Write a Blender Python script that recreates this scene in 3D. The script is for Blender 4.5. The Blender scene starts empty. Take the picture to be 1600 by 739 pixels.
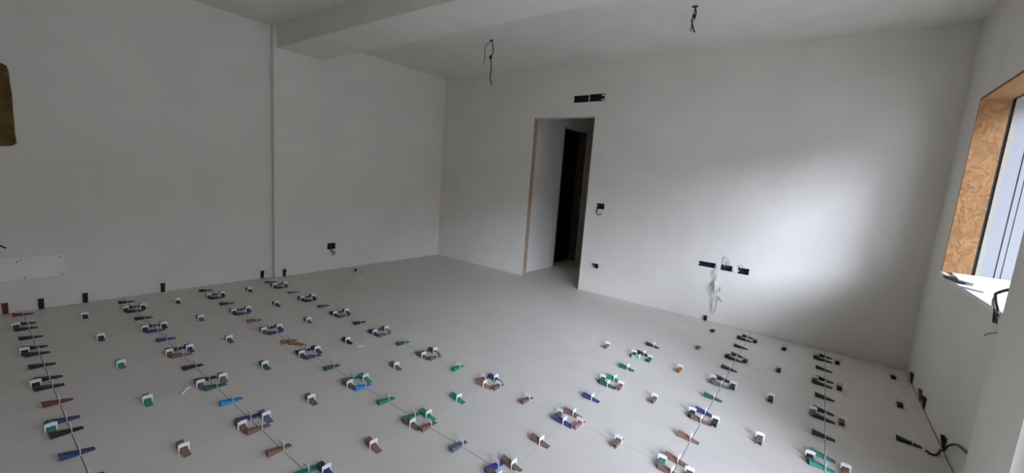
import bpy, bmesh, math, random
from mathutils import Vector, Matrix

# ------------------------------------------------------------------ scene, camera, sky, exposure
scene = bpy.context.scene
col = scene.collection
random.seed(7)
U = 0.6                                   # one floor tile = 0.6 m; measures marked *U are in tiles

cam_d = bpy.data.cameras.new('camera')
cam_d.sensor_width = 36.0
cam_d.lens = 648.5 * 36.0 / 1600.0
cam_d.clip_start = 0.02
cam = bpy.data.objects.new('camera', cam_d)
col.objects.link(cam)
F = Vector((-0.58791122, 0.79624704, -0.1426571))
Rv = Vector((0.79585438, 0.60092062, 0.07423075))
Uv = Vector((-0.14483161, 0.06989319, 0.98698467))
M4 = Matrix((Rv, Uv, -F)).transposed().to_4x4()
M4.translation = Vector((8.667, -0.4162, 2.2879)) * U
cam.matrix_world = M4
scene.camera = cam

SKY = 6.8
SUN = 4.3
world = bpy.data.worlds.new('overcast_sky')
scene.world = world
world.use_nodes = True
bg = world.node_tree.nodes['Background']
bg.inputs[0].default_value = (0.72, 0.80, 1.0, 1)
bg.inputs[1].default_value = SKY

# sun behind thin cloud: a wide, soft disc
sun_d = bpy.data.lights.new('veiled_sun', 'SUN')
sun_d.energy = SUN
sun_d.angle = math.radians(25)
sun_d.color = (0.72, 0.80, 1.0)
sun = bpy.data.objects.new('veiled_sun', sun_d)
col.objects.link(sun)
sun.location = (12, -2, 6)
sun.rotation_euler = Vector((-1.0, 0.85, -0.52)).to_track_quat('-Z', 'Y').to_euler()

scene.view_settings.view_transform = 'Standard'
scene.view_settings.look = 'None'
scene.view_settings.gamma = 1.0
scene.view_settings.use_curve_mapping = False
scene.view_settings.exposure = 0.0

# main dimensions (metres)
XL, XR = 0.25 * U, 9.92 * U               # left and right wall
YB, YF = 7.48 * U, -2.6                   # far wall and wall behind the camera
ZC = 2.796                                # ceiling
XO = XR + 0.42                            # outer face of the right wall
WZ0, WZ1 = 1.53 * U, 3.57 * U             # window opening
W1Y0, W1Y1 = 2.47, 6.7 * U                # window beside the far wall
W2Y0, W2Y1 = -0.45, 1.93                  # balcony opening next to the camera
W2Z0 = 0.0
DX0, DX1, DZ = 3.2 * U, 4.72 * U, 3.65 * U

def portal(y0, y1, z0=WZ0):
    ld = bpy.data.lights.new('sky_portal', 'AREA')
    ld.shape = 'RECTANGLE'
    ld.size = WZ1 - z0
    ld.size_y = y1 - y0
    ld.cycles.is_portal = True
    o = bpy.data.objects.new('sky_portal', ld)
    col.objects.link(o)
    o.location = (XO + 0.01, (y0 + y1) / 2, (z0 + WZ1) / 2)
    o.rotation_euler = (0, math.radians(90), 0)      # -Z of the light -> -X, into the room
portal(W1Y0, W1Y1)
portal(W2Y0, W2Y1, W2Z0)

# ------------------------------------------------------------------ materials
def mat(name, color, rough=0.6, noise=0.0, nscale=6.0, bump=0.0, bscale=60.0, color2=None, objrand=0.0, metallic=0.0, spec=None):
    m = bpy.data.materials.new(name)
    m.use_nodes = True
    nt = m.node_tree
    b = nt.nodes['Principled BSDF']
    b.inputs['Roughness'].default_value = rough
    b.inputs['Metallic'].default_value = metallic
    if spec is not None:
        b.inputs['Specular IOR Level'].default_value = spec
    c = (*color, 1)
    c2 = (*(color2 if color2 else tuple(x * (1 - noise) for x in color)), 1)
    tc = nt.nodes.new('ShaderNodeTexCoord')
    n = nt.nodes.new('ShaderNodeTexNoise')
    n.inputs['Scale'].default_value = nscale
    n.inputs['Detail'].default_value = 5
    nt.links.new(tc.outputs['Object'], n.inputs['Vector'])
    ramp = nt.nodes.new('ShaderNodeValToRGB')
    ramp.color_ramp.elements[0].position = 0.33
    ramp.color_ramp.elements[1].position = 0.68
    ramp.color_ramp.elements[0].color = c2
    ramp.color_ramp.elements[1].color = c
    nt.links.new(n.outputs['Fac'], ramp.inputs['Fac'])
    out = ramp.outputs['Color']
    if objrand:
        oi = nt.nodes.new('ShaderNodeObjectInfo')
        mr = nt.nodes.new('ShaderNodeMapRange')
        mr.inputs['To Min'].default_value = 1 - objrand
        mr.inputs['To Max'].default_value = 1 + objrand
        nt.links.new(oi.outputs['Random'], mr.inputs['Value'])
        hsv = nt.nodes.new('ShaderNodeHueSaturation')
        nt.links.new(mr.outputs['Result'], hsv.inputs['Value'])
        nt.links.new(out, hsv.inputs['Color'])
        out = hsv.outputs['Color']
    nt.links.new(out, b.inputs['Base Color'])
    if bump:
        n2 = nt.nodes.new('ShaderNodeTexNoise')
        n2.inputs['Scale'].default_value = bscale
        n2.inputs['Detail'].default_value = 6
        nt.links.new(tc.outputs['Object'], n2.inputs['Vector'])
        bp = nt.nodes.new('ShaderNodeBump')
        bp.inputs['Strength'].default_value = bump
        bp.inputs['Distance'].default_value = 0.01
        nt.links.new(n2.outputs['Fac'], bp.inputs['Height'])
        nt.links.new(bp.outputs['Normal'], b.inputs['Normal'])
    return m

def osb_mat(name, a, b_, c_):
    m = bpy.data.materials.new(name)
    m.use_nodes = True
    nt = m.node_tree
    b = nt.nodes['Principled BSDF']
    b.inputs['Roughness'].default_value = 0.75
    tc = nt.nodes.new('ShaderNodeTexCoord')
    mp = nt.nodes.new('ShaderNodeMapping')
    mp.inputs['Scale'].default_value = (55, 55, 34)
    nz = nt.nodes.new('ShaderNodeTexNoise')
    nz.inputs['Scale'].default_value = 9
    nt.links.new(tc.outputs['Object'], nz.inputs['Vector'])
    mix = nt.nodes.new('ShaderNodeMixRGB')
    mix.inputs['Fac'].default_value = 0.16
    nt.links.new(tc.outputs['Object'], mix.inputs[1])
    nt.links.new(nz.outputs['Color'], mix.inputs[2])
    nt.links.new(mix.outputs[0], mp.inputs['Vector'])
    vo = nt.nodes.new('ShaderNodeTexVoronoi')
    vo.inputs['Scale'].default_value = 1.0
    nt.links.new(mp.outputs['Vector'], vo.inputs['Vector'])
    ramp = nt.nodes.new('ShaderNodeValToRGB')
    ramp.color_ramp.elements[0].color = (*a, 1)
    ramp.color_ramp.elements[1].color = (*c_, 1)
    e = ramp.color_ramp.elements.new(0.5)
    e.color = (*b_, 1)
    sep = nt.nodes.new('ShaderNodeSeparateColor')
    nt.links.new(vo.outputs['Color'], sep.inputs[0])
    nt.links.new(sep.outputs[0], ramp.inputs['Fac'])
    nt.links.new(ramp.outputs['Color'], b.inputs['Base Color'])
    bp = nt.nodes.new('ShaderNodeBump')
    bp.inputs['Strength'].default_value = 0.4
    bp.inputs['Distance'].default_value = 0.004
    nt.links.new(vo.outputs['Distance'], bp.inputs['Height'])
    nt.links.new(bp.outputs['Normal'], b.inputs['Normal'])
    return m

M = {}
M['plaster'] = mat('plaster', (0.82, 0.785, 0.71), 0.9, 0.07, 2.2, 0.12, 22)
M['ceiling'] = mat('ceiling_plaster', (0.82, 0.785, 0.71), 0.9, 0.08, 3.0, 0.1, 18)
M['tile'] = mat('concrete_look_tile', (0.69, 0.655, 0.59), 0.55, 0.06, 4.0, 0.03, 40, objrand=0.015)
M['tile_body'] = mat('tile_body', (0.11, 0.10, 0.09), 0.9, 0.2, 30)
M['store_shade'] = mat('store_shade_wall', (0.05, 0.038, 0.032), 0.95, 0.4, 8)  # the store room's lack of light is put into this near-black colour
M['darkwood'] = mat('dark_jamb', (0.13, 0.085, 0.065), 0.8, 0.3, 12)
M['adhesive'] = mat('tile_adhesive', (0.10, 0.095, 0.09), 0.95, 0.2, 20)
M['grout'] = mat('grout', (0.62, 0.59, 0.53), 0.9, 0.1, 20)
M['osb'] = osb_mat('osb_board', (0.23, 0.108, 0.032), (0.28, 0.138, 0.044), (0.345, 0.18, 0.064))
M['fibre'] = mat('fibrous_insulation', (0.17, 0.105, 0.028), 0.95, 0.5, 14, 0.6, 60)
M['wood'] = mat('raw_pine', (0.50, 0.37, 0.25), 0.7, 0.25, 18)
M['white'] = mat('white_plastic', (0.82, 0.82, 0.80), 0.45, 0.03)
M['stone'] = mat('white_sill_stone', (0.84, 0.84, 0.82), 0.4, 0.04, 8)
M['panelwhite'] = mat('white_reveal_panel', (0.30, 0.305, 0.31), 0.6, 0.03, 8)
M['cream'] = mat('cream_profile', (0.36, 0.33, 0.26), 0.6, 0.05)
M['bead'] = mat('corner_bead', (0.80, 0.78, 0.72), 0.6, 0.05)
M['black'] = mat('black_plastic', (0.012, 0.012, 0.013), 0.5)
M['boxdark'] = mat('dark_box_plastic', (0.02, 0.012, 0.016), 0.6, 0.3, 40)
M['boxblue'] = mat('navy_box_plastic', (0.012, 0.018, 0.045), 0.6)
M['steel'] = mat('screw_steel', (0.25, 0.25, 0.25), 0.4, metallic=1.0)
M['cover'] = mat('pale_cover_board', (0.90, 0.875, 0.81), 0.8, 0.05, 9)
M['film'] = mat('clear_plastic_bag', (0.74, 0.73, 0.70), 0.35, 0.05, 30)
M['cablegrey'] = mat('grey_cable', (0.22, 0.22, 0.22), 0.5)
M['outside'] = mat('exterior_render', (0.40, 0.39, 0.36), 0.9, 0.15, 2)
M['ground'] = mat('terrace_ground', (0.52, 0.50, 0.46), 0.9, 0.2, 1.5)
M['roof'] = mat('roof_tiles', (0.25, 0.12, 0.07), 0.9, 0.3, 4)
M['glassdark'] = mat('dark_window', (0.03, 0.035, 0.04), 0.15)
WC = {
    'green': (0.02, 0.27, 0.15), 'dark green': (0.02, 0.11, 0.075), 'teal': (0.05, 0.27, 0.22),
    'red-brown': (0.25, 0.125, 0.095), 'brown': (0.19, 0.115, 0.09), 'orange-brown': (0.33, 0.16, 0.055),
    'dark red': (0.17, 0.035, 0.03), 'dark blue': (0.035, 0.05, 0.16), 'blue': (0.045, 0.07, 0.36),
    'bright blue': (0.04, 0.26, 0.62), 'grey-blue': (0.12, 0.14, 0.21), 'grey': (0.17, 0.17, 0.17),
    'black': (0.016, 0.016, 0.018), 'olive': (0.16, 0.15, 0.05), 'purple': (0.075, 0.06, 0.14),
    'pink-brown': (0.36, 0.17, 0.15), 'pale green': (0.30, 0.50, 0.40),
}
for k, v in WC.items():
    M['w_' + k] = mat('wedge_' + k.replace(' ', '_').replace('-', '_'), v, 0.45, 0.15, 50)

# ------------------------------------------------------------------ mesh helpers
class MB:
    def __init__(self):
        self.v, self.f = [], []
    def add(self, vs, fs):
        n = len(self.v)
        self.v += [tuple(p) for p in vs]
        self.f += [tuple(i + n for i in q) for q in fs]
        return self
    def box(self, x0, x1, y0, y1, z0, z1):
        vs = [(x, y, z) for z in (z0, z1) for y in (y0, y1) for x in (x0, x1)]
        return self.add(vs, [(0, 2, 3, 1), (4, 5, 7, 6), (0, 1, 5, 4), (2, 6, 7, 3), (0, 4, 6, 2), (1, 3, 7, 5)])
    def prism(self, poly, axis, a, b):
        """poly: list of 2-D points, extruded along axis from a to b"""
        def P(p, t):
            return {'x': (t, p[0], p[1]), 'y': (p[0], t, p[1]), 'z': (p[0], p[1], t)}[axis]
        n = len(poly)
        vs = [P(p, a) for p in poly] + [P(p, b) for p in poly]
        fs = [tuple(range(n))[::-1], tuple(range(n, 2 * n))]
        fs += [(i, (i + 1) % n, n + (i + 1) % n, n + i) for i in range(n)]
        return self.add(vs, fs)
    def tube(self, pts, r, n=6):
        pts = [Vector(p) for p in pts]
        rs = r if isinstance(r, (list, tuple)) else [r] * len(pts)
        rings = []
        ref = Vector((0.13, 0.31, 0.94)).normalized()
        for i, p in enumerate(pts):
            t = (pts[min(i + 1, len(pts) - 1)] - pts[max(i - 1, 0)]).normalized()
            a = t.cross(ref)
            if a.length < 0.15:
                a = t.cross(Vector((1, 0, 0)))
            a.normalize()
            b = t.cross(a).normalized()
            rings.append([p + (a * math.cos(2 * math.pi * k / n) + b * math.sin(2 * math.pi * k / n)) * rs[i] for k in range(n)])
        vs = [q for rg in rings for q in rg]
        fs = []
        for i in range(len(rings) - 1):
            for k in range(n):
                fs.append((i * n + k, i * n + (k + 1) % n, (i + 1) * n + (k + 1) % n, (i + 1) * n + k))
        fs.append(tuple(range(n))[::-1])
        fs.append(tuple((len(rings) - 1) * n + k for k in range(n)))
        return self.add(vs, fs)
    def mesh(self, name, material, bevel=0.0, smooth=False):
        me = bpy.data.meshes.new(name)
        bm = bmesh.new()
        vs = [bm.verts.new(p) for p in self.v]
        for q in self.f:
            try:
                bm.faces.new([vs[i] for i in q])
            except ValueError:
                pass
        bmesh.ops.remove_doubles(bm, verts=bm.verts, dist=1e-5)
        bmesh.ops.recalc_face_normals(bm, faces=bm.faces)
        if bevel:
            bmesh.ops.bevel(bm, geom=list(bm.edges), offset=bevel, segments=1, affect='EDGES', clamp_overlap=True)
        bm.to_mesh(me)
        bm.free()
        if smooth:
            for pl in me.polygons:
                pl.use_smooth = True
        me.materials.append(M[material])
        return me
    def build(self, name, material, parent=None, bevel=0.0, smooth=False, loc=None, rot=None):
        return link(name, self.mesh(name, material, bevel, smooth), parent, loc, rot)

def link(name, me, parent=None, loc=None, rot=None):
    o = bpy.data.objects.new(name, me)
    col.objects.link(o)
    if parent:
        o.parent = parent
    if loc:
        o.location = loc
    if rot:
        o.rotation_euler = rot
    return o

def empty(name, loc=(0, 0, 0), rz=0.0):
    o = bpy.data.objects.new(name, None)
    o.empty_display_size = 0.05
    col.objects.link(o)
    o.location = loc
    o.rotation_euler = (0, 0, rz)
    return o

def tag(o, label, cat, group=None):
    o['label'] = label
    o['category'] = cat
    if group:
        o['group'] = group
    return o

def structure(o):
    o['kind'] = 'structure'
    return o

def spline(pts, n=6):
    """Catmull-Rom through pts"""
    pts = [Vector(p) for p in pts]
    P = [pts[0] * 2 - pts[1]] + pts + [pts[-1] * 2 - pts[-2]]
    out = []
    for i in range(1, len(P) - 2):
        for k in range(n):
            t = k / n
            out.append(0.5 * ((2 * P[i]) + (P[i + 1] - P[i - 1]) * t + (2 * P[i - 1] - 5 * P[i] + 4 * P[i + 1] - P[i + 2]) * t * t
                              + (-P[i - 1] + 3 * P[i] - 3 * P[i + 1] + P[i + 2]) * t ** 3))
    out.append(pts[-1])
    return out

def wall_grid(mb, axis, u0, u1, v0, v1, front, back, holes):
    """solid wall with rectangular holes. axis 'x': u=y, v=z, n=x ; axis 'y': u=x, v=z, n=y"""
    us = sorted({u0, u1, *[h[0] for h in holes], *[h[1] for h in holes]})
    vs = sorted({v0, v1, *[h[2] for h in holes], *[h[3] for h in holes]})
    def P(u, v, n):
        return (n, u, v) if axis == 'x' else (u, n, v)
    def solid(i, j):
        if i < 0 or j < 0 or i >= len(us) - 1 or j >= len(vs) - 1:
            return False
        cu, cv = (us[i] + us[i + 1]) / 2, (vs[j] + vs[j + 1]) / 2
        return not any(h[0] < cu < h[1] and h[2] < cv < h[3] for h in holes)
    for i in range(len(us) - 1):
        for j in range(len(vs) - 1):
            if not solid(i, j):
                continue
            a, b, c, d = us[i], us[i + 1], vs[j], vs[j + 1]
            for n in (front, back):
                mb.add([P(a, c, n), P(b, c, n), P(b, d, n), P(a, d, n)], [(0, 1, 2, 3)])
            if not solid(i - 1, j):
                mb.add([P(a, c, front), P(a, d, front), P(a, d, back), P(a, c, back)], [(0, 1, 2, 3)])
            if not solid(i + 1, j):
                mb.add([P(b, c, front), P(b, d, front), P(b, d, back), P(b, c, back)], [(0, 1, 2, 3)])
            if not solid(i, j - 1):
                mb.add([P(a, c, front), P(b, c, front), P(b, c, back), P(a, c, back)], [(0, 1, 2, 3)])
            if not solid(i, j + 1):
                mb.add([P(a, d, front), P(b, d, front), P(b, d, back), P(a, d, back)], [(0, 1, 2, 3)])
    return mb

# ------------------------------------------------------------------ room shell
ZB = -0.12
# left wall: near part, pilaster under the beam, far part with a socket hole
BY0, BY1 = 3.26 * U, 4.09 * U             # beam / pilaster span
SOCK_L = (2.565, 2.675, 0.268, 0.348)
XLF = 0.315 * U
mb = MB()
mb.box(XL - 0.25, XL, YF, BY0 - 0.04, ZB, ZC)
mb.box(XL - 0.25, 0.345 * U, BY0 - 0.04, BY1, ZB, ZC)
wall_grid(mb, 'x', BY1, YB, ZB, ZC, XLF, XL - 0.25, [SOCK_L])
structure(mb.build('wall_left', 'plaster'))

# back wall with doorway and flush-box holes
BOX_VENT = [(2.507, 2.711, 2.344, 2.428), (2.722, 2.924, 2.348, 2.434)]
BOX_SW = (2.968, 3.066, 1.058, 1.128)
BOX_SO = (3.006, 3.066, 0.325, 0.375)
BOX_TV = [(4.217, 4.384, 0.577, 0.630), (4.438, 4.542, 0.572, 0.630), (4.594, 4.694, 0.566, 0.630)]
mb = MB()
wall_grid(mb, 'y', XL - 0.25, XO, ZB, ZC, YB, YB + 0.12, [(DX0, DX1, ZB, DZ), *BOX_VENT, BOX_SW, BOX_SO, *BOX_TV])
structure(mb.build('wall_back', 'plaster'))

# right wall with two window openings and the pilaster under the beam
PX = 9.813 * U
mb = MB()
wall_grid(mb, 'x', YF, YB, ZB, ZC, XR, XO, [(W1Y0, W1Y1, WZ0 - 0.04, WZ1), (W2Y0, W2Y1, W2Z0, WZ1)])
mb.box(PX, XR + 0.02, 3.36 * U, 4.09 * U, ZB, ZC)
structure(mb.build('wall_right', 'plaster'))
structure(MB().box(XL - 0.25, XO, YF - 0.25, YF, ZB, ZC).build('wall_front', 'plaster'))
structure(MB().box(XL - 0.25, XO, YF - 0.25, YB + 0.12, ZC, ZC + 0.2).build('ceiling', 'ceiling'))
structure(MB().box(XL - 0.02, XR + 0.02, BY0, BY1, 4.28 * U, ZC + 0.02).build('trim_1', 'plaster', bevel=0.004))

# ------------------------------------------------------------------ floor: sub-floor slab and one object for each tile
floor = structure(MB().box(XL - 0.25, XO, YF - 0.25, YB + 0.12, -0.15, -0.010).build('floor', 'adhesive'))
TG = 0.0013                               # half joint
tile_cache = {}
def tile_piece(x0, x1, y0, y1):
    w, d = round(x1 - x0, 4), round(y1 - y0, 4)
    if (w, d) not in tile_cache:
        m_ = MB().box(-w / 2, w / 2, -d / 2, d / 2, -0.009, 0)
        me = m_.mesh('tile', 'tile')
        me.materials.append(M['tile_body'])
        for pl in me.polygons:
            if pl.normal.z < 0.5:
                pl.material_index = 1
        tile_cache[(w, d)] = me
    link('tile', tile_cache[(w, d)], floor, ((x0 + x1) / 2, (y0 + y1) / 2, 0))
GAP = 0.007
for r in range(0, 10):
    for c in range(-5, 8):
        ga = lambda q: TG if q >= 8 else 0.00025
        gc = lambda q: TG if q <= 2 else (0.0006 if q == 3 else 0.00025)
        x0 = max(r * U + ga(r), 0.345 * U + GAP if r == 0 and c in (3,) else (XL + GAP if r == 0 else -9))
        if r == 0 and c >= 4:
            x0 = XLF + GAP
        x1 = min((r + 1) * U - ga(r + 1), XR - GAP)
        if r == 9 and c == 3:
            x1 = PX - GAP
        y0 = max(c * U + gc(c), YF + GAP)
        y1 = min((c + 1) * U - gc(c + 1), YB - GAP)
        tile_piece(x0, x1, y0, y1)
# grouted joints in the far part, where the clips are already off
MB().box(XLF + GAP, 7 * U - 0.02, 3 * U + 0.02, YB - GAP, -0.0098, -0.0003).build('grout_bed', 'grout', floor)

# ------------------------------------------------------------------ hall behind the doorway
HX = 3.1 * U
HY = 6.9
mb = MB()
wall_grid(mb, 'x', YB + 0.12, HY, ZB, ZC, HX, HX - 0.12, [(9.06 * U, 10.27 * U, ZB, 3.65 * U)])
structure(mb.build('wall_hall_left', 'plaster'))
structure(MB().box(DX1 + 0.12, DX1 + 0.24, YB + 0.12, HY, ZB, ZC).build('wall_hall_right', 'plaster'))
structure(MB().box(HX - 1.6, DX1 + 0.24, HY, HY + 0.12, ZB, ZC).build('wall_hall_back', 'plaster'))
structure(MB().box(HX - 1.6, DX1 + 0.24, YB + 0.12, HY + 0.12, ZC, ZC + 0.2).build('ceiling_hall', 'ceiling'))
structure(MB().box(HX - 1.6, DX1 + 0.24, YB + 0.12, HY + 0.12, -0.15, -0.001).build('floor_hall', 'tile'))
structure(MB().box(HX - 1.72, HX - 1.6, YB + 0.12, HY + 0.12, ZB, ZC).build('wall_store_left', 'store_shade'))
structure(MB().box(HX - 1.6, HX - 0.125, HY - 0.02, HY, ZB, ZC).build('wall_store_back', 'store_shade'))
structure(MB().box(HX - 1.6, HX - 0.125, YB + 0.12, YB + 0.14, ZB, ZC).build('wall_store_front', 'store_shade'))
structure(MB().box(HX - 1.6, HX - 0.125, YB + 0.14, HY - 0.02, ZC - 0.02, ZC).build('ceiling_store', 'store_shade'))
structure(MB().box(HX - 1.6, HX - 0.125, YB + 0.14, HY - 0.02, -0.001, 0.006).build('floor_store', 'store_shade'))
structure(MB().box(HX - 0.125, HX - 0.1205, YB + 0.14, 9.06 * U, 0.006, ZC - 0.02).build('wall_store_right', 'store_shade'))
structure(MB().box(DX0, DX1, YB, YB + 0.12, -0.02, -0.001).build('floor_threshold', 'tile'))
# inner doorway jambs in the hall
d2 = structure(empty('door_2', (HX, 9.06 * U, 0)))
for nm, y0, y1 in (('jamb', 0.0, 0.02), ('jamb', 1.21 * U - 0.02, 1.21 * U)):
    MB().box(-0.125, 0.004, y0, y1, 0, 3.65 * U - 0.002).build(nm, 'darkwood', d2)

# main doorway: raw pine jamb, head lining, plaster corner beads
d1 = structure(empty('door_1', (0, 0, 0)))
MB().box(DX0, DX0 + 0.012, YB + 0.010, YB + 0.090, 0, DZ - 0.018).build('jamb', 'wood', d1)
MB().box(DX1 - 0.018, DX1, YB + 0.004, YB + 0.122, 0, DZ - 0.018).build('jamb', 'wood', d1)
MB().box(DX0, DX1, YB + 0.004, YB + 0.122, DZ - 0.018, DZ).build('head_lining', 'plaster', d1)
MB().box(DX0 - 0.012, DX0 + 0.006, YB - 0.004, YB + 0.010, 0, DZ).build('corner_bead', 'bead', d1)
MB().box(DX1 - 0.006, DX1 + 0.014, YB - 0.004, YB + 0.010, 0, DZ).build('corner_bead', 'bead', d1)
MB().box(DX0 + 0.006, DX1 - 0.006, YB - 0.004, YB + 0.010, DZ - 0.006, DZ + 0.008).build('corner_bead', 'bead', d1)

# ------------------------------------------------------------------ windows: OSB lined inner reveal, white outer reveal with guide rail, stone sill
def window(name, y0, y1, detail, WZ0=WZ0):
    w = structure(empty(name, (0, 0, 0)))
    xa, xb, xc = XR - 0.004, XR + 0.142, XR + 0.160
    for s, yj in ((1, y1), (-1, y0)):
        def bx(xx0, xx1, t, nm, m_, z0=WZ0, z1=WZ1):
            MB().box(xx0, xx1, min(yj, yj - s * t), max(yj, yj - s * t), z0, z1).build(nm, m_, w)
        bx(xa, xb, 0.018, 'osb_jamb', 'osb')
        bx(xb, xc, 0.004, 'shadow_gap', 'black')  # black colour stands in for the shade inside the gap
        bx(xc, xc + 0.022, 0.0185, 'cream_profile', 'cream')
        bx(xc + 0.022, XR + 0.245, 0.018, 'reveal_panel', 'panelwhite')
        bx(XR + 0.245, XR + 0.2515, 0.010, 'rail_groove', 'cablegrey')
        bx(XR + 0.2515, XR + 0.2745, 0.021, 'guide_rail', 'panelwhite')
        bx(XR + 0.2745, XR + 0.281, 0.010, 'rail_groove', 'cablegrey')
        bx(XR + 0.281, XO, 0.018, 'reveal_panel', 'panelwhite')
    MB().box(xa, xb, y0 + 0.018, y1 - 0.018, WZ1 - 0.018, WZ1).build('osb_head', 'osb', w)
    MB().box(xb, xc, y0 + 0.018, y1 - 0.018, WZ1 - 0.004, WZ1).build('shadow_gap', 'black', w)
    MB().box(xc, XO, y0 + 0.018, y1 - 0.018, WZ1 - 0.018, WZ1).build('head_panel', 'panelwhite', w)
    if detail:
        MB().box(XR - 0.006, XO + 0.03, y0, y1, WZ0 - 0.04, WZ0 - 0.012).build('sill_bed', 'stone', w, bevel=0.002)
        # far part carries the finished sill slab, the near part is still the bare bed
        MB().prism([(XR + 0.048, y1 - 0.02), (XR + 0.012, 3.60), (XR + 0.06, 3.52), (XO + 0.02, 3.50), (XO + 0.02, y1 - 0.02)],
                   'z', WZ0 - 0.012, WZ0 + 0.010).build('sill_slab', 'stone', w)
        MB().prism([(XR - 0.012, y1), (XR - 0.012, 3.83), (XR + 0.012, 3.80), (XR + 0.016, y1)],
                   'z', WZ0 - 0.03, WZ0 + 0.004).build('sill_edge_piece', 'stone', w)
        MB().prism([(XR - 0.02, 3.49), (XR - 0.02, 3.40), (XR + 0.06, 3.30), (XR + 0.07, 3.47)],
                   'z', WZ0 - 0.012, WZ0 - 0.002).build('sill_edge_piece', 'stone', w)
    else:
        MB().box(XR + 0.002, XO + 0.03, y0, y1, WZ0 - 0.02, WZ0 + 0.004).build('threshold', 'stone', w)
    return w
window('window_1', W1Y0, W1Y1, True)
window('window_2', W2Y0, W2Y1, False, W2Z0)

# ------------------------------------------------------------------ outside: unseen terrace; slab and house added to bound the sky light
structure(MB().box(XO, XO + 40, -30, 34, -0.35, -0.15).build('ground_terrace', 'ground'))
OV = 0.9
structure(MB().box(XO, XO + OV, YF - 1, YB + 3.0, 2.80, 2.98).build('sky_block_slab', 'outside'))  # unseen slab, added to cut off the high sky
hs = empty('sky_block_house', (XO + 10.0, 3.0, -0.15))  # unseen house, added to hide the low sky
tag(hs, 'unseen house with tiled roof, added across the terrace to bound the sky', 'house')
MB().box(0, 7, -14, 14, 0, 3.4).build('house_wall', 'outside', hs)
MB().prism([(-0.4, 3.4), (7.4, 3.4), (3.5, 4.9)], 'y', -14.4, 14.4).build('house_roof', 'roof', hs)
for k in range(6):
    for z in (1.1,):
        MB().box(-0.03, 0.02, -12 + k * 4.4, -10.8 + k * 4.4, z, z + 1.2).build('house_window', 'glassdark', hs)

# ------------------------------------------------------------------ tile levelling clips
def strap_mesh():
    m_ = MB()
    t = 0.0011
    w, h, ow, z0, z1 = 0.0185, 0.037, 0.0140, 0.0, 0.0215
    m_.box(-w, -ow, -t, t, z0, h)
    m_.box(ow, w, -t, t, z0, h)
    m_.box(-ow, ow, -t, t, z1, h)
    m_.box(-0.012, 0.012, -0.0008, 0.0008, -0.006, 0.0)
    m_.box(-w * 0.6, w * 0.6, -0.0022, 0.0022, h, h + 0.002)
    return m_.mesh('strap', 'white')
STRAP = strap_mesh()
WEDGE = {}
def wedge_mesh(colour):
    """tip towards +Y, thick open end towards -Y, lying on z=0"""
    if colour in WEDGE:
        return WEDGE[colour]
    m_ = MB()
    hw = 0.0120
    ya, yb = -0.062, 0.046
    def h(y):
        return 0.0022 + (yb - y) / (yb - ya) * 0.0205
    # stepped top
    n = 7
    top = []
    for k in range(n):
        y0 = yb - (yb - ya - 0.018) * k / n
        y1 = yb - (yb - ya - 0.018) * (k + 1) / n
        top += [(y0, h(y0)), (y1, h(y1) + 0.0008), (y1, h(y1) - 0.0006)]
    prof = [(yb, 0.0)] + top + [(ya + 0.018, h(ya + 0.018)), (ya + 0.018, 0.0)]
    m_.prism(prof, 'x', -hw, hw)
    # hollow thick end: two cheeks and a roof
    for s in (-1, 1):
        x0, x1 = sorted((s * hw, s * (hw - 0.003)))
        m_.prism([(ya + 0.018, 0), (ya + 0.018, h(ya + 0.018)), (ya, h(ya)), (ya + 0.004, 0)], 'x', x0, x1)
    m_.prism([(ya + 0.018, h(ya + 0.018) - 0.004), (ya + 0.018, h(ya + 0.018)), (ya, h(ya)), (ya, h(ya) - 0.004)], 'x', -hw + 0.003, hw - 0.003)
    WEDGE[colour] = m_.mesh('wedge', 'w_' + colour)
    return WEDGE[colour]

ORD = ['zeroth', 'first', 'second', 'third', 'fourth', 'fifth', 'sixth', 'seventh', 'eighth', 'ninth', 'tenth']
seen_labels = set()
def clip(c, r, along, colour, label, strap=True):
    """c, r: place on the joint grid in tiles; along 'c': clip on a long joint (wedge points to the far wall), 'r': on a cross joint"""
    jit = random.uniform(-1, 1)
    rz = (0 if along == 'c' else -math.pi / 2) + math.radians(4.0 * jit)
    e = empty('levelling_clip', (r * U, c * U, 0.0005), rz)
    e.scale = (1.18, 1.06, 1.12)
    tag(e, label, 'tile clip', 'tile levelling clips on the floor joints')
    assert label not in seen_labels, label
    seen_labels.add(label)
    if strap:
        link('strap', STRAP, e)
    slide = random.uniform(-0.006, 0.006)
    link('wedge', wedge_mesh(colour), e, (0, slide, 0))
    return e

RO = 0.11
ARM = {'left': (0, -RO, 'c'), 'right': (0, RO, 'c'), 'far': (0.095, 0, 'r'), 'near': (-0.095, 0, 'r')}
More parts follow.
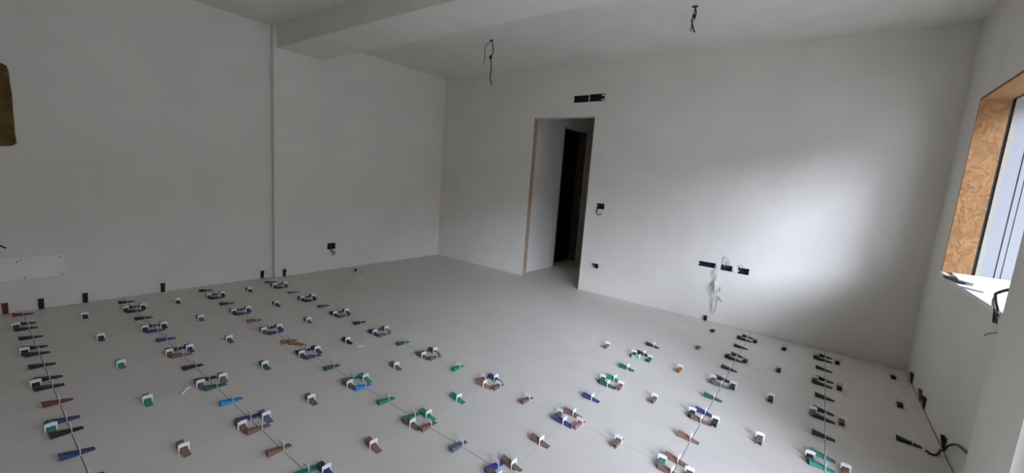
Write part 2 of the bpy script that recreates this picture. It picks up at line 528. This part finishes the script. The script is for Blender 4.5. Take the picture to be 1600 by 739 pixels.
# (line, ring): colours of left, right, near, far clip (None = no clip there)
RINGS = {
    (0, 1): ('black', 'black', 'black', None), (0, 2): ('black', 'black', 'black', None),
    (0, 3): ('black', 'black', 'black', None), (0, 4): ('dark blue', 'black', 'teal', None), (0, 5): ('dark blue', None, None, None),
    (1, 1): ('black', 'black', 'black', 'black'), (1, 2): ('black', 'dark blue', 'black', 'black'),
    (1, 3): ('black', 'brown', 'brown', 'dark blue'), (1, 4): ('black', 'dark green', 'grey-blue', 'grey'),
    (1, 5): ('dark blue', 'red-brown', 'brown', 'grey-blue'), (1, 6): ('green', 'green', 'green', 'dark blue'),
    (2, 1): ('black', 'black', 'black', 'black'), (2, 2): ('black', 'dark blue', 'black', 'dark blue'),
    (2, 3): ('black', 'dark blue', 'brown', 'dark blue'), (2, 4): ('black', 'purple', 'purple', 'purple'),
    (2, 5): ('green', 'bright blue', 'brown', 'teal'), (2, 6): ('green', 'red-brown', 'brown', 'green'),
    (2, 7): ('blue', 'blue', 'brown', 'brown'),
    (3, 1): ('black', 'dark red', 'black', 'black'), (3, 2): ('black', 'black', 'black', 'black'),
    (3, 3): ('black', 'brown', 'black', 'black'), (3, 4): ('black', 'red-brown', 'dark blue', 'brown'),
    (3, 5): ('red-brown', 'brown', 'brown', 'dark green'), (3, 6): ('red-brown', 'brown', 'pink-brown', 'dark blue'),
    (3, 7): ('grey-blue', 'pink-brown', 'dark blue', 'brown'), (3, 8): ('teal', 'brown', 'brown', 'red-brown'),
    (4, 7): ('dark green', 'red-brown', 'dark green', 'green'), (4, 8): ('black', 'black', 'brown', 'dark blue'),
    (4, 9): ('black', 'red-brown', 'teal', 'teal'),
    (5, 7): ('black', 'dark green', 'pale green', 'black'), (5, 8): ('olive', 'black', 'grey-blue', 'black'),
    (5, 9): ('grey', 'dark red', 'black', 'black'),
    (6, 8): ('black', 'black', 'black', 'black'), (6, 9): ('black', 'black', 'black', 'black'),  # right-hand wedges are backlit; that shade is put into their black colour
    (7, 8): ('black', 'black', 'black', 'black'), (7, 9): ('black', 'black', 'black', 'black'),
}
for (c, r), cols in RINGS.items():
    for side, colour in zip(('left', 'right', 'near', 'far'), cols):
        if colour is None:
            continue
        dc, dr, al = ARM[side]
        if r == 9 and side == 'right':
            dr = 0.14
        clip(c + dc, r + dr, al, colour, '%s wedge in white clip, %s arm of %s ring along %s joint line' % (colour, side, ORD[r], ORD[c + 1]))
# clips halfway along the long joints (line, position)
MID_LONG = {
    (0, 1.5): 'black', (0, 2.5): 'black', (0, 3.5): 'dark red', (0, 4.5): 'dark blue',
    (1, 1.5): 'black', (1, 2.5): 'dark blue', (1, 3.5): 'black', (1, 4.5): 'bright blue', (1, 5.5): 'red-brown',
    (2, 1.5): 'black', (2, 2.5): 'brown', (2, 3.5): 'red-brown', (2, 4.5): 'dark green', (2, 5.5): 'green', (2, 6.5): 'grey-blue',
    (3, 2.5): 'purple', (3, 3.5): 'black', (3, 4.5): 'dark green', (3, 5.5): 'green', (3, 6.5): 'brown', (3, 7.5): 'brown',
    (4, 7.5): 'brown', (4, 8.5): 'brown', (5, 6.5): 'red-brown', (5, 7.5): 'orange-brown', (5, 8.5): 'black',
    (6, 7.5): 'grey', (6, 8.5): 'black', (7, 7.5): 'black', (7, 8.5): 'black',
}
for (c, r), colour in MID_LONG.items():
    clip(c, r, 'c', colour, '%s wedge in white clip on %s joint line between %s and %s cross joints' % (colour, ORD[c + 1], ORD[int(r)], ORD[int(r) + 1]))
# clips halfway along the cross joints
MID_CROSS = {
    (0.5, 1): 'black', (0.5, 2): 'black', (0.5, 3): 'green', (0.5, 4): 'green', (0.5, 5): 'red-brown',
    (1.5, 1): 'black', (1.5, 2): 'grey-blue', (1.5, 3): 'dark green', (1.5, 4): 'dark green', (1.5, 5): 'brown', (1.5, 6): 'red-brown',
    (2.5, 1): 'black', (2.5, 2): 'black', (2.5, 3): 'grey-blue', (2.5, 4): 'black', (2.5, 5): 'brown', (2.5, 6): 'green', (2.5, 7): 'brown',
    (3.5, 7): 'dark blue', (4.5, 7): 'dark green', (5.5, 7): 'black',
    (3.5, 8): 'red-brown', (4.5, 8): 'dark green', (5.5, 8): 'black', (6.5, 8): 'black',
    (4.5, 9): 'black', (5.5, 9): 'black', (6.5, 9): 'black',
}
for (c, r), colour in MID_CROSS.items():
    clip(c, r, 'r', colour, '%s wedge in white clip on %s cross joint between %s and %s joint lines' % (colour, ORD[r], ORD[int(c) + 1], ORD[int(c) + 2]))
# clips in the cut tiles along the walls
clip(0, 0.45, 'c', 'dark red', 'dark red wedge in clip beside left wall, start of first joint line')
clip(1, 0.58, 'c', 'black', 'black wedge in clip beside left wall, start of second joint line')
clip(2, 0.58, 'c', 'black', 'black wedge in clip beside left wall, start of third joint line')
clip(3, 0.66, 'c', 'dark red', 'dark red wedge in clip at foot of left pilaster, fourth joint line')
clip(7, 9.74, 'c', 'black', 'black wedge in clip nearest the right far corner, by right wall')
clip(6, 9.70, 'c', 'black', 'black wedge in clip by right wall, second from the right far corner')
clip(5, 9.68, 'r', 'black', 'large black wedge in clip by right wall next to the cable')
clip(3, 1.52, 'c', 'grey', 'grey wedge lying flat on fourth joint line between first two rings', strap=False)

# loose wedges, wedges stood up against the walls
def standing_wedge(x, y, rz, colour, label, h=1.0, lean=0.0):
    e = empty('spacer_wedge', (x, y, 0), rz)
    o = link('wedge', wedge_mesh(colour), e, (0, 0, 0.046 * h), (math.radians(-90) + lean, 0, 0))
    o.scale = (1.3, h, 1.0)
    tag(e, label, 'wedge', 'wedges stood between tiles and wall')
LW = 'left wall'
for y, x, colour, label in ((-0.085, XL, 'dark red', 'dark red wedge leaning on left wall at the left picture edge'),
                            (0.105, XL, 'black', 'black upright wedge at left wall beside the first joint line'),
                            (0.362, XL, 'black', 'black upright wedge at left wall under end of pale cover board'),
                            (0.898, XL, 'black', 'black upright wedge at left wall between second and third joint lines'),
                            (1.80, XL, 'black', 'black upright wedge at left wall just left of the pilaster'),
                            (2.02, 0.345 * U, 'black', 'black upright wedge against foot of the left pilaster')):
    standing_wedge(x + 0.004, y, math.radians(-90), colour, label, 0.85)
for y, colour, label in ((4.16, 'black', 'black upright wedge at right wall nearest the far corner'),
                         (3.80, 'red-brown', 'red-brown upright wedge at foot of right wall under the window'),
                         (3.66, 'black', 'black upright wedge beside the red-brown one at right wall'),
                         (3.06, 'black', 'black upright wedge at right wall where the cable passes')):
    standing_wedge(XR - 0.004, y, math.radians(90), colour, label, 0.8)
standing_wedge(4.36, YB - 0.004, math.radians(180), 'black', 'black upright wedge at far wall below the cable bundle', 0.55)
standing_wedge(0.46, 2.80, math.radians(-90), 'black', 'small dark wedge standing alone on floor before the left wall', 0.35)
e = empty('loose_wedge', (2.196, 1.222, 0.0005), math.radians(-53))
link('wedge', wedge_mesh('orange-brown'), e)
e.scale = (1.1, 1.2, 0.9)
tag(e, 'loose orange-brown wedge lying by fourth ring of third joint line', 'wedge')

# scraps of broken clips
def scrap(pts, r, label, name='plastic_scrap'):
    o = MB().tube(spline(pts, 4), r, 5).build(name, 'white')
    return tag(o, label, 'scrap')
scrap([(2.437, 0.438, 0.006), (2.42, 0.458, 0.010), (2.40, 0.468, 0.010), (2.38, 0.493, 0.006)], [0.006] * 13, 'bent white plastic strip lying left of fourth ring, second joint line')
scrap([(2.525, 1.50, 0.004), (2.534, 1.524, 0.010), (2.541, 1.53, 0.005), (2.552, 1.552, 0.004)], [0.004] * 13, 'small white broken clip leg on floor in the middle of a tile')
# sheet of plastic film left on the floor near the far left corner
mb = MB()
nx, ny = 9, 7
for i in range(nx + 1):
    for j in range(ny + 1):
        a, b = i / nx, j / ny
        mb.v.append((0.76 + 0.13 * a * (1.3 - b) + 0.03 * math.sin(5 * b), 2.50 + 0.20 * b + 0.03 * math.sin(7 * a), 0.004 + 0.010 * abs(math.sin(6 * a + 4 * b)) * math.sin(math.pi * a) * math.sin(math.pi * b)))
for i in range(nx):
    for j in range(ny):
        k = i * (ny + 1) + j
        mb.f.append((k, k + ny + 1, k + ny + 2, k + 1))
o = mb.build('plastic_film', 'film', smooth=True)
sm = o.modifiers.new('thickness', 'SOLIDIFY')
sm.thickness = 0.001
tag(o, 'crumpled pale plastic film on the floor below the left socket', 'film')

# ------------------------------------------------------------------ flush boxes and cables
def flush_box(name, axis, rect, plane, depth, material, label, rim='white'):
    """open box let into a wall hole; axis 'y' -> far wall (room at -y), 'x' -> left wall (room at +x)"""
    u0, u1, v0, v1 = rect
    t = 0.003
    root = empty(name, ((u0 + u1) / 2, plane, v0) if axis == 'y' else (plane, (u0 + u1) / 2, v0))
    w, h = (u1 - u0) / 2 - 0.0005, v1 - v0
    def B(a0, a1, n0, n1, b0, b1, nm, m_):
        if axis == 'y':
            return MB().box(a0, a1, n0, n1, b0, b1).build(nm, m_, root)
        return MB().box(-n1, -n0, a0, a1, b0, b1).build(nm, m_, root)
    m_ = MB()
    for a0, a1, n0, n1, b0, b1 in ((-w, w, depth - t, depth, 0.0005, h - 0.0005), (-w, -w + t, -0.001, depth, 0.0005, h - 0.0005), (w - t, w, -0.001, depth, 0.0005, h - 0.0005),
                                   (-w, w, -0.001, depth, 0.0005, 0.0005 + t), (-w, w, -0.001, depth, h - 0.0005 - t, h - 0.0005)):
        if axis == 'y':
            m_.box(a0, a1, n0, n1, b0, b1)
        else:
            m_.box(-n1, -n0, a0, a1, b0, b1)
    m_.build('box_shell', material, root)
    for s in (-1, 1):
        B(s * (w - 0.006) - 0.003, s * (w - 0.006) + 0.003, 0.004, 0.012, h / 2 - 0.004, h / 2 + 0.004, 'screw_lug', rim)
    tag(root, label, 'electrical box')
    return root

def cables(root, name, material, lines, r=0.0028):
    ps = root.location
    for ln in lines:
        MB().tube([Vector(p) - ps for p in spline(ln, 5)], r, 6).build(name, material, root, smooth=True)

v1_ = flush_box('junction_box', 'y', BOX_VENT[0], YB, 0.06, 'boxdark', 'left dark flush junction box in far wall above the doorway')
v2_ = flush_box('junction_box', 'y', BOX_VENT[1], YB, 0.06, 'boxdark', 'right dark flush junction box in far wall above the doorway')
for bxz, hh in ((v2_, 0.062), (v2_, 0.012)):
    MB().box(0.058, 0.092, 0.002, 0.010, hh, hh + 0.014).build('conduit_stub', 'white', bxz)
sw = flush_box('switch_box', 'y', BOX_SW, YB, 0.05, 'black', 'black flush switch box right of the doorway, wires hanging out')
cables(sw, 'wire', 'black', [[(2.99, YB + 0.03, 1.08), (2.985, YB - 0.02, 1.05), (2.985, YB - 0.025, 1.01), (3.005, YB - 0.02, 0.985), (3.035, YB - 0.02, 0.99), (3.045, YB - 0.02, 1.01)],
                             [(2.985, YB + 0.03, 1.08), (2.975, YB - 0.015, 1.04), (2.98, YB - 0.02, 1.01), (2.99, YB - 0.02, 1.0)]], 0.0045)
so = flush_box('socket_box', 'y', BOX_SO, YB, 0.05, 'black', 'small black socket box low on far wall right of the doorway')
cables(so, 'wire', 'black', [[(3.01, YB + 0.03, 0.36), (3.0, YB - 0.02, 0.37), (3.02, YB - 0.03, 0.35), (3.06, YB - 0.025, 0.34), (3.085, YB - 0.02, 0.35)],
                             [(3.03, YB + 0.03, 0.35), (3.05, YB - 0.02, 0.33), (3.07, YB - 0.025, 0.325)]], 0.006)
cables(so, 'bare_wire', 'white', [[(3.02, YB + 0.03, 0.37), (3.01, YB - 0.02, 0.385), (2.99, YB - 0.02, 0.372)]], 0.004)
t1 = flush_box('television_box', 'y', BOX_TV[0], YB, 0.05, 'boxblue', 'long dark box, leftmost of three in far wall lit by window')
t2 = flush_box('television_box', 'y', BOX_TV[1], YB, 0.05, 'boxblue', 'dark box, middle of three in far wall lit by window')
t3 = flush_box('television_box', 'y', BOX_TV[2], YB, 0.05, 'boxblue', 'dark box, rightmost of three in far wall lit by window')
MB().box(-0.052, -0.002, -0.006, 0.004, 0.010, 0.044).build('module_frame', 'black', t2)
cables(t2, 'wire', 'cablegrey', [[(4.50, YB + 0.02, 0.60), (4.512, YB - 0.02, 0.64), (4.508, YB - 0.03, 0.68), (4.487, YB - 0.03, 0.70), (4.475, YB - 0.03, 0.715)],
                                 [(4.48, YB + 0.02, 0.60), (4.485, YB - 0.015, 0.62), (4.483, YB - 0.012, 0.65), (4.49, YB - 0.012, 0.675)]], 0.003)
cables(t2, 'white_wire', 'white', [[(4.44, YB + 0.02, 0.60), (4.41, YB - 0.012, 0.61), (4.37, YB + 0.01, 0.60)],
                                   [(4.53, YB + 0.02, 0.60), (4.56, YB - 0.012, 0.605), (4.60, YB + 0.02, 0.60)],
                                   [(4.53, YB + 0.02, 0.59), (4.565, YB - 0.015, 0.58), (4.605, YB + 0.02, 0.59)],
                                   [(4.47, YB + 0.02, 0.60), (4.465, YB - 0.015, 0.635), (4.46, YB - 0.015, 0.70), (4.475, YB - 0.014, 0.735)]], 0.0032)
cables(t3, 'white_wire', 'white', [[(4.62, YB + 0.02, 0.615), (4.60, YB - 0.012, 0.645), (4.63, YB - 0.014, 0.66), (4.66, YB + 0.02, 0.62)]], 0.0028)
# bundle of thin white cables hanging from the leftmost box
cb = empty('cable_bundle', (4.41, YB - 0.014, 0.36))
tag(cb, 'bundle of thin white cables hanging below the three dark boxes', 'cable')
y_ = YB - 0.016
for ln, m_, r_ in (([(4.365, YB + 0.02, 0.59), (4.385, y_ - 0.01, 0.55), (4.395, y_, 0.47), (4.385, y_ - 0.02, 0.38), (4.40, y_, 0.27), (4.415, y_, 0.17), (4.425, y_, 0.115)], 'white', 0.0028),
                   ([(4.37, YB + 0.02, 0.59), (4.40, y_ - 0.012, 0.54), (4.43, y_ - 0.02, 0.46), (4.44, y_ - 0.012, 0.36), (4.455, y_, 0.25), (4.458, y_, 0.16), (4.43, y_, 0.10)], 'white', 0.0028),
                   ([(4.375, YB + 0.02, 0.595), (4.41, y_ - 0.01, 0.57), (4.42, y_, 0.50), (4.40, y_, 0.42), (4.42, y_, 0.33)], 'film', 0.0035),
                   ([(4.40, y_, 0.44), (4.39, y_, 0.36), (4.405, y_, 0.25), (4.41, y_, 0.15), (4.45, y_, 0.13)], 'cablegrey', 0.003),
                   ([(4.455, y_ - 0.004, 0.40), (4.458, y_, 0.37), (4.455, y_, 0.34)], 'cablegrey', 0.004),
                   ([(4.45, y_ - 0.004, 0.29), (4.47, y_ - 0.01, 0.265), (4.495, y_ - 0.012, 0.25)], 'black', 0.004)):
    MB().tube([Vector(p) - cb.location for p in spline(ln, 5)], r_, 6).build('cable', m_, cb, smooth=True)
MB().tube([Vector(p) - cb.location for p in spline([(4.405, y_ - 0.004, 0.455), (4.41, y_ - 0.006, 0.42), (4.41, y_ - 0.006, 0.37), (4.405, y_, 0.33)], 4)],
          [0.006, 0.011, 0.014, 0.016, 0.018, 0.018, 0.016, 0.014, 0.012, 0.010, 0.007, 0.005, 0.003], 8).build('plastic_bag', 'film', cb, smooth=True)

sl = flush_box('socket_box', 'x', SOCK_L, XLF, 0.05, 'black', 'black flush socket box low on the left wall past the pilaster')
cables(sl, 'wire', 'black', [[(XLF - 0.03, 2.60, 0.29), (XLF + 0.02, 2.60, 0.26), (XLF + 0.03, 2.61, 0.22), (XLF + 0.02, 2.635, 0.195), (XLF + 0.02, 2.65, 0.22), (XLF + 0.015, 2.635, 0.255)],
                             [(XLF - 0.03, 2.62, 0.29), (XLF + 0.02, 2.63, 0.25), (XLF + 0.03, 2.655, 0.23), (XLF + 0.02, 2.645, 0.20)]], 0.004)
cables(sl, 'white_wire', 'white', [[(XLF - 0.03, 2.61, 0.29), (XLF + 0.02, 2.61, 0.24), (XLF + 0.02, 2.62, 0.18), (XLF + 0.02, 2.64, 0.155)]], 0.003)

# ceiling wires
def ceiling_wire(x, y, label, lines, stub):
    root = empty('ceiling_wire', (x, y, ZC))
    m_ = MB()
    m_.prism([(0.024 * math.cos(k * math.pi / 8), 0.024 * math.sin(k * math.pi / 8)) for k in range(16)], 'z', -0.0025, 0.0)
    m_.build('ceiling_box', 'black', root)
    for ln, r_ in lines:
        MB().tube([Vector(p) for p in spline(ln, 5)], r_, 6).build('wire', 'black', root, smooth=True)
    MB().box(*stub).build('terminal_block', 'black', root, bevel=0.001)
    tag(root, label, 'wire', 'lamp wires hanging from the ceiling')
ceiling_wire(2.108, 3.305, 'long black lamp wire hanging from ceiling in front of doorway',
             [([(0, 0, 0), (0.012, 0.005, -0.04), (0.022, 0.01, -0.09), (0.02, 0.01, -0.13), (0.002, 0.0, -0.17), (0.012, 0.008, -0.26), (0.012, 0.008, -0.34), (0.008, 0.006, -0.39), (0.028, 0.02, -0.46)], 0.0055),
              ([(0, 0, 0), (-0.02, -0.015, -0.03), (-0.045, -0.035, -0.06), (-0.05, -0.04, -0.12), (-0.046, -0.035, -0.20), (-0.058, -0.045, -0.25)], 0.0035)],
             (-0.012, 0.016, -0.006, 0.010, -0.19, -0.155))
ceiling_wire(4.168, 3.331, 'short twisted black lamp wire hanging from ceiling near picture top',
             [([(0, 0, 0), (0.008, 0.003, -0.03), (0.012, 0.004, -0.055), (-0.002, 0, -0.075), (-0.012, -0.004, -0.10), (-0.004, 0, -0.13), (0.004, 0.003, -0.155), (0.012, 0.006, -0.18), (0.022, 0.01, -0.192)], 0.0055),
              ([(0.004, 0, -0.02), (-0.004, 0, -0.06), (0.010, 0.004, -0.085), (-0.006, 0, -0.12), (-0.006, 0, -0.16), (-0.010, -0.003, -0.185)], 0.004)],
             (-0.010, 0.014, -0.006, 0.010, -0.085, -0.060))

# cover board, insulation and cable on the left wall
pb = empty('cover_board', (XL, 0.0, 0.262))
tag(pb, 'pale long cover board screwed low on the left wall', 'board')
MB().box(0.0, 0.014, -0.75, 0.258, 0.0, 0.186).build('board', 'cover', pb, bevel=0.002)
for ys, zs in ((0.235, 0.016), (0.23, 0.165), (0.03, 0.016), (0.02, 0.165), (0.0, 0.15), (-0.25, 0.016), (-0.25, 0.165), (-0.5, 0.016), (-0.5, 0.165)):
    MB().box(0.012, 0.0155, ys - 0.005, ys + 0.005, zs - 0.005, zs + 0.005).build('screw', 'steel', pb, bevel=0.001)
rnd = random.Random(3)
prof = [(-0.7, 1.31), (-0.35, 1.318), (-0.1, 1.308), (0.0, 1.314), (0.035, 1.322), (0.055, 1.345)]
prof += [(0.052 + rnd.uniform(-0.004, 0.004), z) for z in (1.42, 1.5, 1.57, 1.65, 1.72, 1.80, 1.87)]
prof += [(0.040, 1.912), (0.02, 1.924), (-0.2, 1.918), (-0.7, 1.92)]
o = MB().prism(prof, 'x', XL + 0.0005, XL + 0.02).build('insulation_panel', 'fibre', bevel=0.003)
tag(o, 'ragged yellow-brown fibrous insulation panel at upper left wall', 'panel')
o = MB().tube(spline([(XL - 0.01, -0.14, 0.62), (XL + 0.02, -0.11, 0.58), (XL + 0.02, -0.085, 0.556), (XL + 0.02, -0.05, 0.528)], 5), 0.006).build('cable_end', 'black', smooth=True)
tag(o, 'black cable end sticking out above the pale cover board', 'cable')

# right wall: floor cable, wires at the sill, small stub, black strip for the shade in the sill gap
o = MB().tube(spline([(5.862, 2.96, 0.010), (5.885, 2.94, 0.007), (5.91, 2.96, 0.010), (5.925, 3.00, 0.02), (5.935, 2.98, 0.035), (5.938, 2.96, 0.07), (5.938, 2.905, 0.11), (5.938, 2.84, 0.145), (5.938, 2.76, 0.17), (5.945, 2.60, 0.20)], 5), 0.006).build('floor_cable', 'black', smooth=True)
tag(o, 'black cable arching from the floor along foot of right wall', 'cable')
sc = empty('sill_cable', (XR, 2.70, 0.93))
tag(sc, 'black cable with stripped hanging wires below the window sill', 'cable')
for nm, m_, r_, ln in (('sheath', 'black', 0.007, [(XR - 0.006, 2.56, 1.05), (XR - 0.024, 2.62, 1.028), (XR - 0.03, 2.70, 1.0), (XR - 0.028, 2.745, 0.984)]),
                       ('wire', 'black', 0.004, [(XR - 0.028, 2.745, 0.984), (XR - 0.028, 2.745, 0.95), (XR - 0.026, 2.72, 0.915), (XR - 0.024, 2.715, 0.885), (XR - 0.024, 2.70, 0.852)]),
                       ('wire', 'black', 0.005, [(XR - 0.028, 2.742, 0.984), (XR - 0.03, 2.70, 0.95), (XR - 0.026, 2.675, 0.92), (XR - 0.024, 2.68, 0.89), (XR - 0.024, 2.66, 0.858)]),
                       ('wire', 'cablegrey', 0.004, [(XR - 0.028, 2.74, 0.98), (XR - 0.034, 2.72, 0.95), (XR - 0.03, 2.70, 0.92), (XR - 0.026, 2.652, 0.905), (XR - 0.024, 2.66, 0.88)]),
                       ('wire', 'white', 0.003, [(XR - 0.028, 2.745, 0.98), (XR - 0.03, 2.755, 0.95), (XR - 0.026, 2.75, 0.91)])):
    MB().tube([Vector(p) - sc.location for p in spline(ln, 5)], r_, 6).build(nm, m_, sc, smooth=True)
o = MB().tube(spline([(XR - 0.002, 2.60, 0.82), (XR - 0.02, 2.643, 0.815), (XR - 0.024, 2.72, 0.79), (XR - 0.022, 2.782, 0.765)], 5), 0.0035).build('wire_stub', 'cablegrey', smooth=True)
tag(o, 'thin grey wire stub sticking out of right wall under the sill', 'wire')
e = empty('sill_gap_shade', (XR + 0.016, 3.70, WZ0 - 0.012), math.radians(8))  # dark gap in the broken sill, its shade drawn as a black solid
MB().prism([(-0.025, 0.0), (0.025, 0.0), (0.022, 0.016), (-0.020, 0.012)], 'y', -0.14, 0.13).build('gap_shade', 'black', e)
tag(e, 'black strip for the shade in the broken edge of the window sill', 'gap_shade')
